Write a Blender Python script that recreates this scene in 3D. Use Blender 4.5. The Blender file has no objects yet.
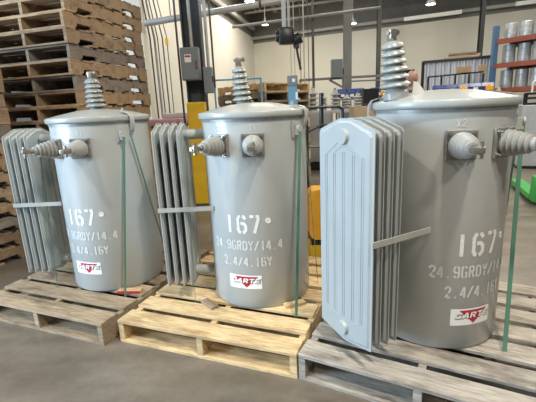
import bpy, bmesh, math, random
from mathutils import Vector, Matrix
random.seed(7)
SC = bpy.context.scene
C = SC.collection
R = math.radians
PI = math.pi

# ------------------------------------------------------------------ materials
def mat(name, col, rough=.5, metal=0, spec=.5, var=0., scale=6., stretch=(1, 1, 1), bump=0., coat=0., objvar=0., emit=None, estr=0, alpha=1, trans=0, dark=None, darkscale=3.):
    m = bpy.data.materials.new(name); m.use_nodes = True
    nt = m.node_tree; b = nt.nodes['Principled BSDF']
    N = lambda t: nt.nodes.new(t)
    b.inputs['Base Color'].default_value = (*col, 1)
    b.inputs['Roughness'].default_value = rough
    b.inputs['Metallic'].default_value = metal
    b.inputs['Specular IOR Level'].default_value = spec
    b.inputs['Coat Weight'].default_value = coat
    b.inputs['Coat Roughness'].default_value = .12
    if trans: b.inputs['Transmission Weight'].default_value = trans
    if alpha < 1: b.inputs['Alpha'].default_value = alpha
    if emit: b.inputs['Emission Color'].default_value = (*emit, 1); b.inputs['Emission Strength'].default_value = estr
    if var or bump or objvar or dark:
        tc = N('ShaderNodeTexCoord'); mp = N('ShaderNodeMapping'); mp.inputs['Scale'].default_value = stretch
        oi = N('ShaderNodeObjectInfo'); add = N('ShaderNodeVectorMath'); add.operation = 'ADD'
        sc = N('ShaderNodeVectorMath'); sc.operation = 'SCALE'; sc.inputs[0].default_value = (17, 31, 11)
        nt.links.new(oi.outputs['Random'], sc.inputs['Scale'])
        nt.links.new(tc.outputs['Object'], add.inputs[0]); nt.links.new(sc.outputs[0], add.inputs[1])
        nt.links.new(add.outputs[0], mp.inputs['Vector'])
        no = N('ShaderNodeTexNoise'); no.inputs['Scale'].default_value = scale; no.inputs['Detail'].default_value = 6; no.inputs['Roughness'].default_value = .6
        nt.links.new(mp.outputs[0], no.inputs['Vector'])
        mr = N('ShaderNodeMapRange'); mr.inputs[1].default_value = .3; mr.inputs[2].default_value = .7
        mr.inputs[3].default_value = 1 - var; mr.inputs[4].default_value = 1 + var
        nt.links.new(no.outputs['Fac'], mr.inputs[0])
        val = mr.outputs[0]
        if objvar:
            m2 = N('ShaderNodeMapRange'); m2.inputs[3].default_value = 1 - objvar; m2.inputs[4].default_value = 1 + objvar
            nt.links.new(oi.outputs['Random'], m2.inputs[0])
            mu = N('ShaderNodeMath'); mu.operation = 'MULTIPLY'
            nt.links.new(val, mu.inputs[0]); nt.links.new(m2.outputs[0], mu.inputs[1]); val = mu.outputs[0]
        vm = N('ShaderNodeVectorMath'); vm.operation = 'SCALE'; vm.inputs[0].default_value = col
        nt.links.new(val, vm.inputs['Scale'])
        out = vm.outputs[0]
        if dark:
            n2 = N('ShaderNodeTexNoise'); n2.inputs['Scale'].default_value = darkscale; n2.inputs['Detail'].default_value = 5; n2.inputs['Roughness'].default_value = .65
            mp2 = N('ShaderNodeMapping'); mp2.inputs['Scale'].default_value = (1, max(1, stretch[1] * .28), max(1, stretch[2] * .28)); nt.links.new(add.outputs[0], mp2.inputs['Vector']); nt.links.new(mp2.outputs[0], n2.inputs['Vector'])
            m3 = N('ShaderNodeMapRange'); m3.inputs[1].default_value = .48; m3.inputs[2].default_value = .72
            nt.links.new(n2.outputs['Fac'], m3.inputs[0])
            mx = N('ShaderNodeMix'); mx.data_type = 'RGBA'; mx.inputs['B'].default_value = (*dark, 1)
            nt.links.new(m3.outputs[0], mx.inputs['Factor']); nt.links.new(out, mx.inputs['A']); out = mx.outputs['Result']
        nt.links.new(out, b.inputs['Base Color'])
        if bump:
            bp = N('ShaderNodeBump'); bp.inputs['Strength'].default_value = bump; bp.inputs['Distance'].default_value = .01
            nt.links.new(no.outputs['Fac'], bp.inputs['Height']); nt.links.new(bp.outputs[0], b.inputs['Normal'])
    return m

PAINT = mat('tank_paint', (.45, .46, .435), .32, spec=.5, var=.04, scale=2.5, coat=.25)
LIDP = mat('lid_paint', (.38, .395, .37), .34, var=.04, scale=2.5, coat=.2)
FINP = mat('radiator_paint', (.40, .425, .415), .36, var=.05, scale=5)
PORC = mat('grey_porcelain', (.30, .315, .295), .28, coat=.35, var=.05)
PORW = mat('pale_porcelain', (.34, .34, .32), .4, spec=.35, var=.06)
TINM = mat('tinned_metal', (.33, .30, .25), .4, metal=.8, var=.15, scale=40)
DMET = mat('dark_metal', (.09, .09, .09), .45, metal=.6, var=.1)
GASK = mat('flange_metal', (.27, .27, .25), .45, metal=.3, var=.2, scale=30)
LUGM = mat('lug_paint', (.40, .40, .37), .4, var=.1)
WHITE = mat('stencil_white', (.78, .78, .74), .6, var=.08, scale=60)
FAINT = mat('faded_stencil_white', (.62, .62, .59), .6, var=.1, scale=60)
LABW = mat('label_white', (.88, .87, .85), .45)
LABR = mat('label_red', (.50, .02, .035), .45)
LABK = mat('label_black', (.03, .02, .02), .5)
GREEN = mat('strap_green', (.09, .21, .145), .25, var=.1, coat=.4, spec=.8)
WST = (1, 9, 9)
def wood(n, col, dk, ov=.13): return mat(n, col, .82, var=.32, scale=7, stretch=(1.2, 12, 12), bump=.35, objvar=ov, dark=dk, darkscale=3.5, spec=.2)
W_TAN = wood('tan_wood', (.40, .275, .165), (.20, .135, .085))
W_PALE = wood('pale_wood', (.66, .48, .26), (.34, .215, .10))
W_GREY = wood('grey_wood', (.25, .205, .165), (.12, .10, .08))
W_DB = wood('dark_brown_wood', (.33, .235, .15), (.17, .12, .08))
W_BROWN = wood('weathered_wood', (.36, .27, .175), (.14, .10, .065))
W_GW = wood('greywhite_wood', (.38, .34, .285), (.12, .10, .08))
CONC = None
STEEL = mat('beam_steel', (.27, .255, .235), .6, var=.15, scale=2)
STEELL = mat('pale_beam_steel', (.42, .41, .38), .5, var=.1, scale=2)
COLB = mat('column_blue_grey', (.045, .055, .07), .5, var=.15, scale=4)
COLG = mat('column_grey', (.22, .22, .21), .55, var=.15, scale=3)
PIPE = mat('galvanised_pipe', (.42, .42, .40), .4, metal=.3, var=.12, scale=5)
BOXG = mat('electrical_box_grey', (.20, .22, .23), .45, var=.06)
YEL = mat('safety_yellow', (.80, .50, .02), .5, var=.08)
YELO = mat('yellow_plastic', (.85, .42, .03), .4, var=.06)
BLACK = mat('black_enamel', (.015, .015, .017), .35, var=.1)
BLUEL = mat('light_blue_paint', (.16, .36, .52), .45, var=.08)
BLUED = mat('blue_bin_plastic', (.015, .04, .17), .4, var=.1)
RKB = mat('rack_blue', (.035, .075, .20), .45, var=.1)
RKO = mat('rack_orange', (.26, .06, .03), .5, var=.1)
GALV = mat('galvanised_sheet', (.50, .52, .52), .35, metal=.5, var=.18, scale=5)
GREYM = mat('machine_grey', (.40, .41, .41), .45, var=.1)
CARD = mat('cardboard', (.42, .28, .16), .8, var=.1)
PINK = mat('pink_wrap', (.72, .40, .46), .5, var=.15)
WRAP = mat('white_wrap', (.72, .69, .66), .5, var=.1)
JGRN = mat('jack_green', (.05, .42, .08), .35, var=.08)
SKIN = mat('skin', (.36, .19, .13), .5, var=.04)
SHIRT = mat('navy_shirt', (.02, .03, .06), .8, var=.1)
TROU = mat('dark_trousers', (.03, .03, .04), .8, var=.1)
LAMP = mat('lamp_glass', (.9, .9, .85), .4, emit=(1, .95, .85), estr=14)

# ------------------------------------------------------------------ helpers
def obj(name, bm, m, parent=None, smooth=False, sharp=35, loc=None):
    me = bpy.data.meshes.new(name)
    bmesh.ops.recalc_face_normals(bm, faces=bm.faces)
    if smooth:
        for f in bm.faces: f.smooth = True
        for e in bm.edges:
            if len(e.link_faces) == 2 and e.calc_face_angle(0) > R(sharp): e.smooth = False
    bm.to_mesh(me); bm.free()
    if m: me.materials.append(m)
    o = bpy.data.objects.new(name, me); C.objects.link(o)
    if parent: o.parent = parent
    if loc: o.location = loc
    return o
def tag(o, label=None, cat=None, group=None, kind=None):
    if label: o['label'] = label
    if cat: o['category'] = cat
    if group: o['group'] = group
    if kind: o['kind'] = kind
    return o
def thing(name, label, cat, loc=(0, 0, 0), rz=0, group=None):
    o = bpy.data.objects.new(name, None); C.objects.link(o)
    o.location = loc; o.rotation_euler = (0, 0, rz); o.empty_display_size = .1
    return tag(o, label, cat, group)
def struct(name, bm, m, **k):
    return tag(obj(name, bm, m, **k), kind='structure')
def dup(root, loc, rz, label=None, group=None, mats=None):
    kids = {}
    for o in SC.objects:
        if o.parent: kids.setdefault(o.parent.name, []).append(o)
    def cp(o, par):
        c = o.copy(); C.objects.link(c); c.parent = par
        if mats and c.type == 'MESH':
            for s in c.material_slots: s.link = 'OBJECT'; s.material = mats
        for ch in kids.get(o.name, []): cp(ch, c)
        return c
    r = cp(root, None); r.location = loc; r.rotation_euler = (0, 0, rz)
    if label: r['label'] = label
    if group: r['group'] = group
    return r
def setmat(root, m):
    for o in list(SC.objects):
        if o.parent == root and o.type == 'MESH':
            for s in o.material_slots: s.link = 'OBJECT'; s.material = m
def box(bm, c, s, bev=0, M=None):
    r = bmesh.ops.create_cube(bm, size=1)
    vs = r['verts']
    bmesh.ops.scale(bm, vec=s, verts=vs)
    if bev:
        es = list({e for v in vs for e in v.link_edges})
        q = bmesh.ops.bevel(bm, geom=es, offset=bev, segments=2, affect='EDGES', profile=.5)
        vs = list({v for f in q['faces'] for v in f.verts} | {v for v in vs if v.is_valid})
        # include every vertex of the island
        seen = set(vs); st = list(vs)
        while st:
            v = st.pop()
            for e in v.link_edges:
                w = e.other_vert(v)
                if w not in seen: seen.add(w); st.append(w)
        vs = list(seen)
    if M is not None: bmesh.ops.transform(bm, matrix=M, verts=vs)
    bmesh.ops.translate(bm, vec=c, verts=vs)
    return vs
def bx(c, s, bev=0):
    bm = bmesh.new(); box(bm, c, s, bev); return bm
def lathe(bm, prof, seg=48, M=None, cap=True):
    rings = []
    for (r_, z) in prof:
        rings.append([bm.verts.new((r_ * math.cos(2 * PI * k / seg), r_ * math.sin(2 * PI * k / seg), z)) for k in range(seg)] if r_ > 1e-5 else [bm.verts.new((0, 0, z))])
    for a, b in zip(rings, rings[1:]):
        for k in range(seg):
            k2 = (k + 1) % seg
            if len(a) == 1 and len(b) == 1: continue
            if len(a) == 1: bm.faces.new((a[0], b[k], b[k2]))
            elif len(b) == 1: bm.faces.new((a[k], a[k2], b[0]))
            else: bm.faces.new((a[k], a[k2], b[k2], b[k]))
    if cap:
        for r_ in (rings[0], rings[-1]):
            if len(r_) > 2: bm.faces.new(r_)
    vs = [v for r_ in rings for v in r_]
    if M is not None: bmesh.ops.transform(bm, matrix=M, verts=vs)
    return vs
def cylm(p, q):
    p, q = Vector(p), Vector(q); d = q - p
    return Matrix.Translation(p) @ d.to_track_quat('Z', 'Y').to_matrix().to_4x4(), d.length
def rod(bm, p, q, r_, seg=12, r2=None):
    M, L = cylm(p, q); lathe(bm, [(r_, 0), (r2 if r2 is not None else r_, L)], seg, M)
def tube(bm, pts, r_, seg=10):
    for i in range(len(pts) - 1):
        rod(bm, pts[i], pts[i + 1], r_, seg)
        if i: 
            q = bmesh.ops.create_uvsphere(bm, u_segments=seg, v_segments=6, radius=r_); bmesh.ops.translate(bm, vec=pts[i], verts=q['verts'])
def prism(bm, pts, a, b, axis='x'):
    """polygon pts (2-D) extruded from a to b along axis"""
    def P(u, v, t): return {'x': (t, u, v), 'y': (u, t, v), 'z': (u, v, t)}[axis]
    A = [bm.verts.new(P(u, v, a)) for u, v in pts]; B = [bm.verts.new(P(u, v, b)) for u, v in pts]
    bm.faces.new(A); bm.faces.new(B)
    n = len(pts)
    for i in range(n): bm.faces.new((A[i], A[(i + 1) % n], B[(i + 1) % n], B[i]))
def beam(bm, p, q, w, h):
    """box bar from p to q: w across, h vertical"""
    p, q = Vector(p), Vector(q); d = (q - p); L = d.length; x = d.normalized()
    up = Vector((0, 0, 1)) if abs(x.z) < .95 else Vector((0, 1, 0))
    y = up.cross(x).normalized(); z = x.cross(y)
    M = Matrix((x, y, z)).transposed().to_4x4()
    box(bm, (p + q) / 2, (L, w, h), 0, M)

# ------------------------------------------------------------------ stencil glyphs
G = {   # every glyph is a list of polylines, with the gaps a stencil leaves
 '1': [[(.30, 0), (.30, 1)]],
 '6': [[(.53, .80), (.42, .95), (.34, .96)], [(.24, .96), (.14, .94), (.07, .80), (.07, .20), (.14, .06), (.24, .04)], [(.34, .04), (.42, .05), (.53, .18), (.53, .42), (.42, .55), (.22, .56)]],
 '7': [[(.0, .95), (.24, .95)], [(.34, .95), (.56, .95)], [(.52, .90), (.24, 0)]],
 '2': [[(.07, .72), (.08, .84), (.20, .96), (.40, .96), (.53, .84), (.53, .68), (.36, .42)], [(.30, .34), (.06, .05)], [(.14, .04), (.56, .04)]],
 '4': [[(.42, 0), (.42, .96)], [(.34, .94), (.04, .30), (.33, .28)], [(.46, .28), (.58, .28)]],
 '9': [[(.07, .20), (.18, .05), (.26, .04)], [(.36, .04), (.46, .06), (.53, .20), (.53, .80), (.46, .94), (.36, .96)], [(.26, .96), (.18, .95), (.07, .82), (.07, .58), (.18, .45), (.42, .44)]],
 'G': [[(.53, .80), (.42, .95), (.34, .96)], [(.24, .96), (.14, .94), (.07, .80), (.07, .20), (.14, .06), (.24, .04)], [(.34, .04), (.50, .08), (.53, .42), (.34, .44)]],
 'D': [[(.07, 0), (.07, 1)], [(.19, .95), (.38, .94), (.53, .78), (.53, .22), (.38, .06), (.19, .05)]],
 'R': [[(.07, 0), (.07, 1)], [(.19, .95), (.42, .94), (.53, .82), (.53, .64), (.42, .52), (.19, .51)], [(.36, .42), (.54, 0)]],
 'Y': [[(.02, 1), (.26, .52)], [(.56, 1), (.33, .52)], [(.29, 0), (.29, .44)]],
 '/': [[(.02, 0), (.54, 1)]],
 '.': [[(.26, .0), (.26, .13)]],
 'X': [[(.04, 1), (.54, 0)], [(.04, 0), (.54, 1)]],
}
def cylpt(az, z, r_):  # az: arc angle from local -Y
    return Vector((r_ * math.sin(az), -r_ * math.cos(az), z))
def stencil(txt, az0, az1, zc, h, parent, m, name, RR=.31, th=.15):
    bm = bmesh.new(); r1 = RR + .0016
    n = len(txt); adv = (az1 - az0) / n; s = adv / .78
    for i, ch in enumerate(txt):
        for (x0, y0, x1, y1, first_, last_) in [(*c[j], *c[j + 1], j == 0, j == len(c) - 2) for c in G.get(ch, []) for j in range(len(c) - 1)]:
            ex = th * .35; l_ = math.hypot((x1 - x0) * s * RR / h, y1 - y0); ux_, uy_ = (x1 - x0) / l_ * ex, (y1 - y0) / l_ * ex
            if not last_: x1, y1 = x1 + ux_, y1 + uy_
            if not first_: x0, y0 = x0 - ux_, y0 - uy_
            hw = th / 2 * h
            dx = (x1 - x0) * s * RR; dy = (y1 - y0) * h; L = math.hypot(dx, dy)
            nx, ny = -dy / L * hw, dx / L * hw
            K = 3
            pr = None
            for k in range(K + 1):
                t = k / K; X = (az0 + i * adv) * RR + (x0 + (x1 - x0) * t) * s * RR; Y = zc - h / 2 + (y0 + (y1 - y0) * t) * h
                a = bm.verts.new(cylpt((X + nx) / RR, Y + ny, r1)); b = bm.verts.new(cylpt((X - nx) / RR, Y - ny, r1))
                if pr: bm.faces.new((pr[0], a, b, pr[1]))
                pr = (a, b)
    o = obj(name, bm, m, parent)
    return o
def wrap_poly(bm, pts, r_, cols=10):
    """convex polygon in (arc metres, z) wrapped on a cylinder of radius .31 at radius r_"""
    xs = [p[0] for p in pts]; x0, x1 = min(xs), max(xs); pr = None
    for k in range(cols + 1):
        x = x0 + (x1 - x0) * k / cols; x = min(max(x, x0 + 1e-6), x1 - 1e-6)
        ys = []
        for i in range(len(pts)):
            a, b = pts[i], pts[(i + 1) % len(pts)]
            if (a[0] - x) * (b[0] - x) <= 0 and a[0] != b[0]:
                ys.append(a[1] + (b[1] - a[1]) * (x - a[0]) / (b[0] - a[0]))
        v = (bm.verts.new(cylpt(x / .31, max(ys), r_)), bm.verts.new(cylpt(x / .31, min(ys), r_)))
        if pr: bm.faces.new((pr[0], v[0], v[1], pr[1]))
        pr = v
LG = {  # bold sans capitals, x 0..1
 'C': [[(.0, .15), (.26, .15), (.26, .85), (.0, .85)], [(.1, .74), (1, .74), (.9, 1), (.16, 1)], [(.16, 0), (.9, 0), (1, .26), (.1, .26)], [(.74, .22), (1, .22), (1, .32), (.74, .32)], [(.74, .68), (1, .68), (1, .78), (.74, .78)]],
 'A': [[(0, 0), (.28, 0), (.62, 1), (.36, 1)], [(.74, 0), (1.02, 0), (.66, 1), (.4, 1)], [(.25, .2), (.78, .2), (.72, .42), (.3, .42)]],
 'R': [[(0, 0), (.27, 0), (.27, 1), (0, 1)], [(.2, .76), (.85, .76), (.8, 1), (.2, 1)], [(.72, .48), (.98, .55), (.98, .92), (.72, .92)], [(.2, .36), (.8, .36), (.9, .58), (.2, .58)], [(.68, 0), (1, 0), (.74, .42), (.44, .42)]],
 'T': [[(.0, .76), (1, .76), (1, 1), (0, 1)], [(.37, 0), (.64, 0), (.64, .8), (.37, .8)]],
 'E': [[(0, 0), (.27, 0), (.27, 1), (0, 1)], [(.2, .77), (.95, .77), (.95, 1), (.2, 1)], [(.2, .39), (.85, .39), (.85, .61), (.2, .61)], [(.2, 0), (.95, 0), (.95, .23), (.2, .23)]],
}
def logo(parent):
    a0, a1, z0, z1 = -.198, .004, .128, .212      # arc metres and local z
    W = a1 - a0; H = z1 - z0; rr = .31
    bm = bmesh.new(); wrap_poly(bm, [(a0, z0), (a1, z0), (a1, z1), (a0, z1)], rr + .0015, 14)
    lab = obj('maker_label', bm, LABW, parent); lab['label'] = 'white rectangular maker label with red triangle and CARTE lettering'
    bm = bmesh.new(); wrap_poly(bm, [(a0 + .19 * W, z1 - .10 * H), (a0 + .90 * W, z1 - .10 * H), (a0 + .55 * W, z0 + .08 * H)], rr + .0024, 16)
    obj('red_triangle', bm, LABR, lab)
    for (nm, m, dx, dz, g, ro) in (('letter_outline', LABK, .0010, -.0018, .0024, .0031), ('lettering', LABW, -.001, .001, 0, .0040)):
        bm = bmesh.new(); lw = W * .150; lh = H * .34
        for i, ch in enumerate('CARTE'):
            ox = a0 + W * (.095 + .176 * i) + dx; oz = z0 + H * .42 + dz
            for poly in LG[ch]:
                cx = sum(p[0] for p in poly) / len(poly); cy = sum(p[1] for p in poly) / len(poly)
                pp = []
                for (x, y) in poly:
                    X = ox + x * lw + y * lh * .22; Z = oz + y * lh
                    X += g * (1 if x > cx else -1) * .6; Z += g * (1 if y > cy else -1) * .6
                    pp.append((X, Z))
                v = [bm.verts.new(cylpt(X / rr, Z, rr + ro)) for X, Z in pp]; bm.faces.new(v)
        obj(nm, bm, m, lab)

# ------------------------------------------------------------------ transformer
RT = .31
def radiator_panel(x, parent, front):
    # outline in (y,z): corners lower than the peak, chamfered top and bottom
    def outline(i):
        w = .1715 - i; zb, zt = .100 + i * .9, 1.055 - i * .9
        return [(-w, zb + .004), (-w + .006, zb), (-.012, zb - .030), (.012, zb - .030), (w - .006, zb), (w, zb + .004), (w, zt - .02), (w - .01, zt - .006), (.035, zt + .038), (-.035, zt + .038), (-w + .01, zt - .006), (-w, zt - .02)]
    bm = bmesh.new()
    prism(bm, outline(0), x - .0022, x + .0022)
    # pressed body, bevelled
    for s in (-1, 1):
        O, I = outline(.011), outline(.020)
        A = [bm.verts.new((x + s * .0022, u, v)) for u, v in O]; B = [bm.verts.new((x + s * .0095, u, v)) for u, v in I]
        n = len(O)
        for k in range(n): bm.faces.new((A[k], A[(k + 1) % n], B[(k + 1) % n], B[k]))
        bm.faces.new(B)
        # vertical pressed channels
        for y in (-.115, -.060, 0, .060, .115):
            for e in (-.006, .006): box(bm, (x + s * .0095, y + e, .575), (.004, .004, .76 - abs(y) * .3))
        # pressed fan around the header boss
        for (a, b) in (((-.02, .975), (-.060, .952)), ((.02, .975), (.060, .952)), ((-.028, 1.0), (-.115, .940)), ((.028, 1.0), (.115, .940)), ((-.02, .178), (-.060, .198)), ((.02, .178), (.060, .198)), ((-.028, .158), (-.115, .210)), ((.028, .158), (.115, .210))):
            beam(bm, (x + s * .0095, a[0], a[1]), (x + s * .0095, b[0], b[1]), .004, .004)
    if front:
        for z in (1.018, .138):
            rod(bm, (x - .0095, 0, z), (x - .024, 0, z), .034, 28, .030)
    return obj('radiator_panel', bm, FINP, parent)

def bushing_lv(az, z, parent, tilt=0):
    """low-voltage side bushing pointing outwards at azimuth az"""
    d = Vector((math.sin(az), -math.cos(az), 0)); base = d * (RT - .004) + Vector((0, 0, z))
    q = d.to_track_quat('Z', 'Y').to_matrix().to_4x4(); M = Matrix.Translation(base) @ q
    prof = [(.046, .012), (.046, .02)]
    z_ = .020; rs = [.056, .054, .050, .045, .040]
    for i, r_ in enumerate(rs):
        prof += [(r_ - .022, z_ - .001), (r_ - .003, z_ + .001), (r_, z_ + .005), (r_ - .003, z_ + .009), (r_ - .020, z_ + .013)]
        z_ += .0215
    prof += [(.028, z_), (.025, z_ + .014), (.0, z_ + .014)]
    bm = bmesh.new(); lathe(bm, prof, 28, M)
    b = obj('low_voltage_bushing', bm, PORW, parent, smooth=True, sharp=50)
    bm = bmesh.new()
    box(bm, (0, 0, .006), (.125, .125, .012), .002)
    bmesh.ops.transform(bm, matrix=M, verts=bm.verts)
    f = obj('flange', bm, GASK, b)
    for sx in (-1, 1):
        for sy in (-1, 1):
            bm = bmesh.new(); lathe(bm, [(.010, .010), (.010, .020), (.0055, .020), (.0055, .032), (0, .032)], 10, M @ Matrix.Translation((sx * .048, sy * .048, 0)))
            obj('bolt', bm, TINM, f, smooth=True)
    bm = bmesh.new()
    lathe(bm, [(.0095, z_ + .005), (.0095, z_ + .085), (0, z_ + .085)], 14, M)
    lathe(bm, [(.017, z_ + .018), (.017, z_ + .028)], 6, M)
    V = box(bm, (0, 0, z_ + .060), (.040, .026, .040), .003); bmesh.ops.transform(bm, matrix=M, verts=V)
    lathe(bm, [(.008, -.032), (.008, .032)], 8, M @ Matrix.Translation((.010, 0, z_ + .064)) @ Matrix.Rotation(PI / 2, 4, 'X'))
    lathe(bm, [(.011, -.020), (.011, -.012)], 6, M @ Matrix.Translation((.010, 0, z_ + .064)) @ Matrix.Rotation(PI / 2, 4, 'X'))
    lathe(bm, [(.011, .020), (.011, .028)], 6, M @ Matrix.Translation((.010, 0, z_ + .064)) @ Matrix.Rotation(PI / 2, 4, 'X'))
    obj('terminal_clamp', bm, TINM, b, smooth=True)
    return b

def bushing_hv(x, y, zb, ztop, lean, parent, sc=1):
    """tall top bushing with six sheds"""
    M = Matrix.Translation((x, y, zb)) @ Matrix.Rotation(lean[0], 4, 'X') @ Matrix.Rotation(lean[1], 4, 'Y')
    H = ztop - zb; hs = H * .80; n = 6
    prof = [(.056 * sc, -.02), (.056 * sc, .008), (.044 * sc, .016), (.042 * sc, .11 * hs)]
    for i in range(n):
        z0 = hs * (.15 + .142 * i); r_ = (.068 - .0038 * i) * sc; rc = (.036 - .0015 * i) * sc
        prof += [(rc, z0 - .004), (r_ - .006, z0), (r_, z0 + .004), (r_ - .002, z0 + .010), (rc + .012, z0 + .022), (rc, z0 + .030)]
    prof += [(.026 * sc, hs * .985), (.020 * sc, hs), (0, hs)]
    bm = bmesh.new(); lathe(bm, prof, 36, M)
    b = obj('high_voltage_bushing', bm, PORC, parent, smooth=True, sharp=50)
    bm = bmesh.new()
    lathe(bm, [(.012, hs - .004), (.012, H - .02), (0, H - .02)], 12, M)
    lathe(bm, [(.020, hs), (.020, hs + .012)], 6, M)
    V = box(bm, (0, 0, H - .028), (.036, .026, .042), .003); bmesh.ops.transform(bm, matrix=M, verts=V)
    lathe(bm, [(.009, -.032), (.009, .038)], 10, M @ Matrix.Translation((.006, 0, H - .022)) @ Matrix.Rotation(PI / 2, 4, 'Y'))
    lathe(bm, [(.014, .020), (.014, .032)], 6, M @ Matrix.Translation((.006, 0, H - .022)) @ Matrix.Rotation(PI / 2, 4, 'Y'))
    obj('top_terminal', bm, TINM, b, smooth=True)

def transformer(label, loc, rz, Ht, hv, lean, hvs, hvtop, clipaz, tab=False, fd=.578, fs=.047):
    t = thing('pole_transformer', label, 'transformer', loc, rz, 'grey transformers on pallets')
    bm = bmesh.new()
    lathe(bm, [(0, .012), (RT - .03, .012), (RT - .022, 0), (RT - .008, 0), (RT, .012), (RT, Ht - .002), (RT - .03, Ht - .002), (0, Ht - .002)], 128)
    obj('tank', bm, PAINT, t, smooth=True, sharp=50)
    bm = bmesh.new(); z = Ht
    lathe(bm, [(0, z - .004), (RT + .006, z - .004), (RT + .016, z), (RT + .019, z + .006), (RT + .019, z + .027), (RT + .016, z + .031), (RT + .008, z + .033), (RT * .78, z + .052), (RT * .45, z + .073), (RT * .2, z + .080), (0, z + .082)], 128)
    lid = obj('lid', bm, LIDP, t, smooth=True, sharp=60)
    bm = bmesh.new(); lathe(bm, [(RT + .001, z - .018), (RT + .004, z - .018), (RT + .004, z - .003), (RT + .001, z - .003)], 96, cap=False)
    obj('lid_gasket', bm, GASK, t, smooth=True)
    if tab:
        # small raised lifting tab on the lid
        bm = bmesh.new(); prism(bm, [(-.03, 0), (.035, 0), (.020, .028), (-.006, .060), (-.026, .066)], -.004, .004, 'y')
        Mx = Matrix.Translation(tab) @ Matrix.Rotation(-rz, 4, 'Z'); bmesh.ops.transform(bm, matrix=Mx, verts=bm.verts)
        obj('lid_tab', bm, WRAP, t)['label'] = 'whitish raised tab'
    # radiators: four panels on the -X side
    for i, d in enumerate((fd, fd - fs, fd - 2 * fs, fd - 3 * fs)):
        radiator_panel(-d, t, i == 0)
    for z in (1.018, .138):
        bm = bmesh.new(); rod(bm, (-.28, 0, z), (-fd + .008, 0, z), .030, 24)
        obj('header_pipe', bm, FINP, t, smooth=True)
    bm = bmesh.new()
    beam(bm, (-fd - .012, -.1765, .592), (-.262, -.1765, .592), .006, .026)
    obj('radiator_brace', bm, LUGM, t)
    # bushings
    bushing_lv(R(-38), .962, t); bushing_lv(R(-1), .962, t)
    bushing_hv(hv[0], hv[1], Ht + .066, hvtop, lean, t, hvs)
    # lifting lugs and lid bands
    for az in (R(clipaz), R(clipaz - 180)):
        az1 = az - R(4); d = Vector((math.sin(az1), -math.cos(az1), 0)); s = Vector((math.cos(az1), math.sin(az1), 0))
        bm = bmesh.new()
        Mx = Matrix((s, d, Vector((0, 0, 1)))).transposed().to_4x4()
        prism(bm, [(-.026, .985), (.026, .985), (.030, 1.04), (.022, 1.075), (-.022, 1.075), (-.030, 1.04)], RT - .004, RT + .010, 'y')
        prism(bm, [(-.012, 1.0), (.012, 1.0), (.012, 1.055), (-.012, 1.055)], RT + .008, RT + .042, 'y')
        lathe(bm, [(.020, -.004), (.020, .006)], 16, Matrix.Translation((0, RT + .043, 1.036)) @ Matrix.Rotation(PI / 2, 4, 'X'))
        bmesh.ops.transform(bm, matrix=Mx, verts=bm.verts)
        obj('lifting_lug', bm, LUGM, t, smooth=True)
        az2 = az + R(9)
        d = Vector((math.sin(az2), -math.cos(az2), 0)); s = Vector((math.cos(az2), math.sin(az2), 0))
        Mx = Matrix((s, d, Vector((0, 0, 1)))).transposed().to_4x4()
        bm = bmesh.new(); path = [(RT - .055, Ht + .055), (RT - .01, Ht + .051), (RT + .018, Ht + .042), (RT + .032, Ht + .018), (RT + .034, Ht - .02), (RT + .026, Ht - .060), (RT + .012, Ht - .075)]
        pr = None
        for k, (y, zz) in enumerate(path):
            v = [bm.verts.new((sx * .016, y + o, zz + o * .5)) for sx, o in ((-1, 0), (1, 0), (1, .005), (-1, .005))]
            if pr:
                for j in range(4): bm.faces.new((pr[j], pr[(j + 1) % 4], v[(j + 1) % 4], v[j]))
            else: bm.faces.new(v)
            pr = v
        bm.faces.new(pr)
        lathe(bm, [(.010, 0), (.010, .010), (.005, .010), (.005, .020), (0, .020)], 8, Matrix.Translation((0, RT - .050, Ht + .060)))
        bmesh.ops.transform(bm, matrix=Mx, verts=bm.verts)
        obj('lid_band', bm, LUGM, t, smooth=True)
    # stencils
    stencil('167', R(-37), R(5.5), .521, .103, t, WHITE, 'capacity_number', th=.17)
    stencil('24.9GRDY/14.4', R(-55.5), R(26.5), .395, .056, t, FAINT, 'voltage_marking', th=.17)
    stencil('2.4/4.16Y', R(-42.5), R(14), .296, .055, t, FAINT, 'voltage_marking', th=.17)
    stencil('X1', R(-4), R(4), 1.052, .030, t, FAINT, 'terminal_marking', th=.12)
    stencil('X2', R(-42), R(-34), 1.052, .030, t, FAINT, 'terminal_marking', th=.12)
    a = R(10.5); bm = bmesh.new(); d = Vector((math.sin(a), -math.cos(a), 0))
    M = Matrix.Translation(d * (RT - .001) + Vector((0, 0, .538))) @ d.to_track_quat('Z', 'Y').to_matrix().to_4x4()
    lathe(bm, [(.016, 0), (.016, .004), (.006, .004), (.005, .002), (0, .002)], 20, M)
    obj('white_plug', bm, WHITE, t)
    logo(t)
    return t

T = [(-1.124, 2.6703), (-.0609, 2.3489), (.8574, 1.8834)]
PZ = .14
transformer('grey pole transformer farthest left, in front of the tall pallet stack', (*T[0], PZ + .001), R(-1), 1.117, (-.035, .06), (R(1), R(-2)), 1.0, 1.455, 48)
transformer('grey pole transformer in the middle, with a head-on bushing above its 167', (*T[1], PZ + .001), R(0), 1.106, (-.07, .19), (R(2), R(-3.5)), .96, 1.475, 50)
transformer('nearest grey pole transformer at right, its broad bluish radiator facing the camera', (*T[2], PZ + .001), R(29), 1.117, (-.245, .062), (R(-2), R(-6)), 1.02, 1.472, 47, tab=(-.166, .0, 1.172), fd=.600, fs=.050)

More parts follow.
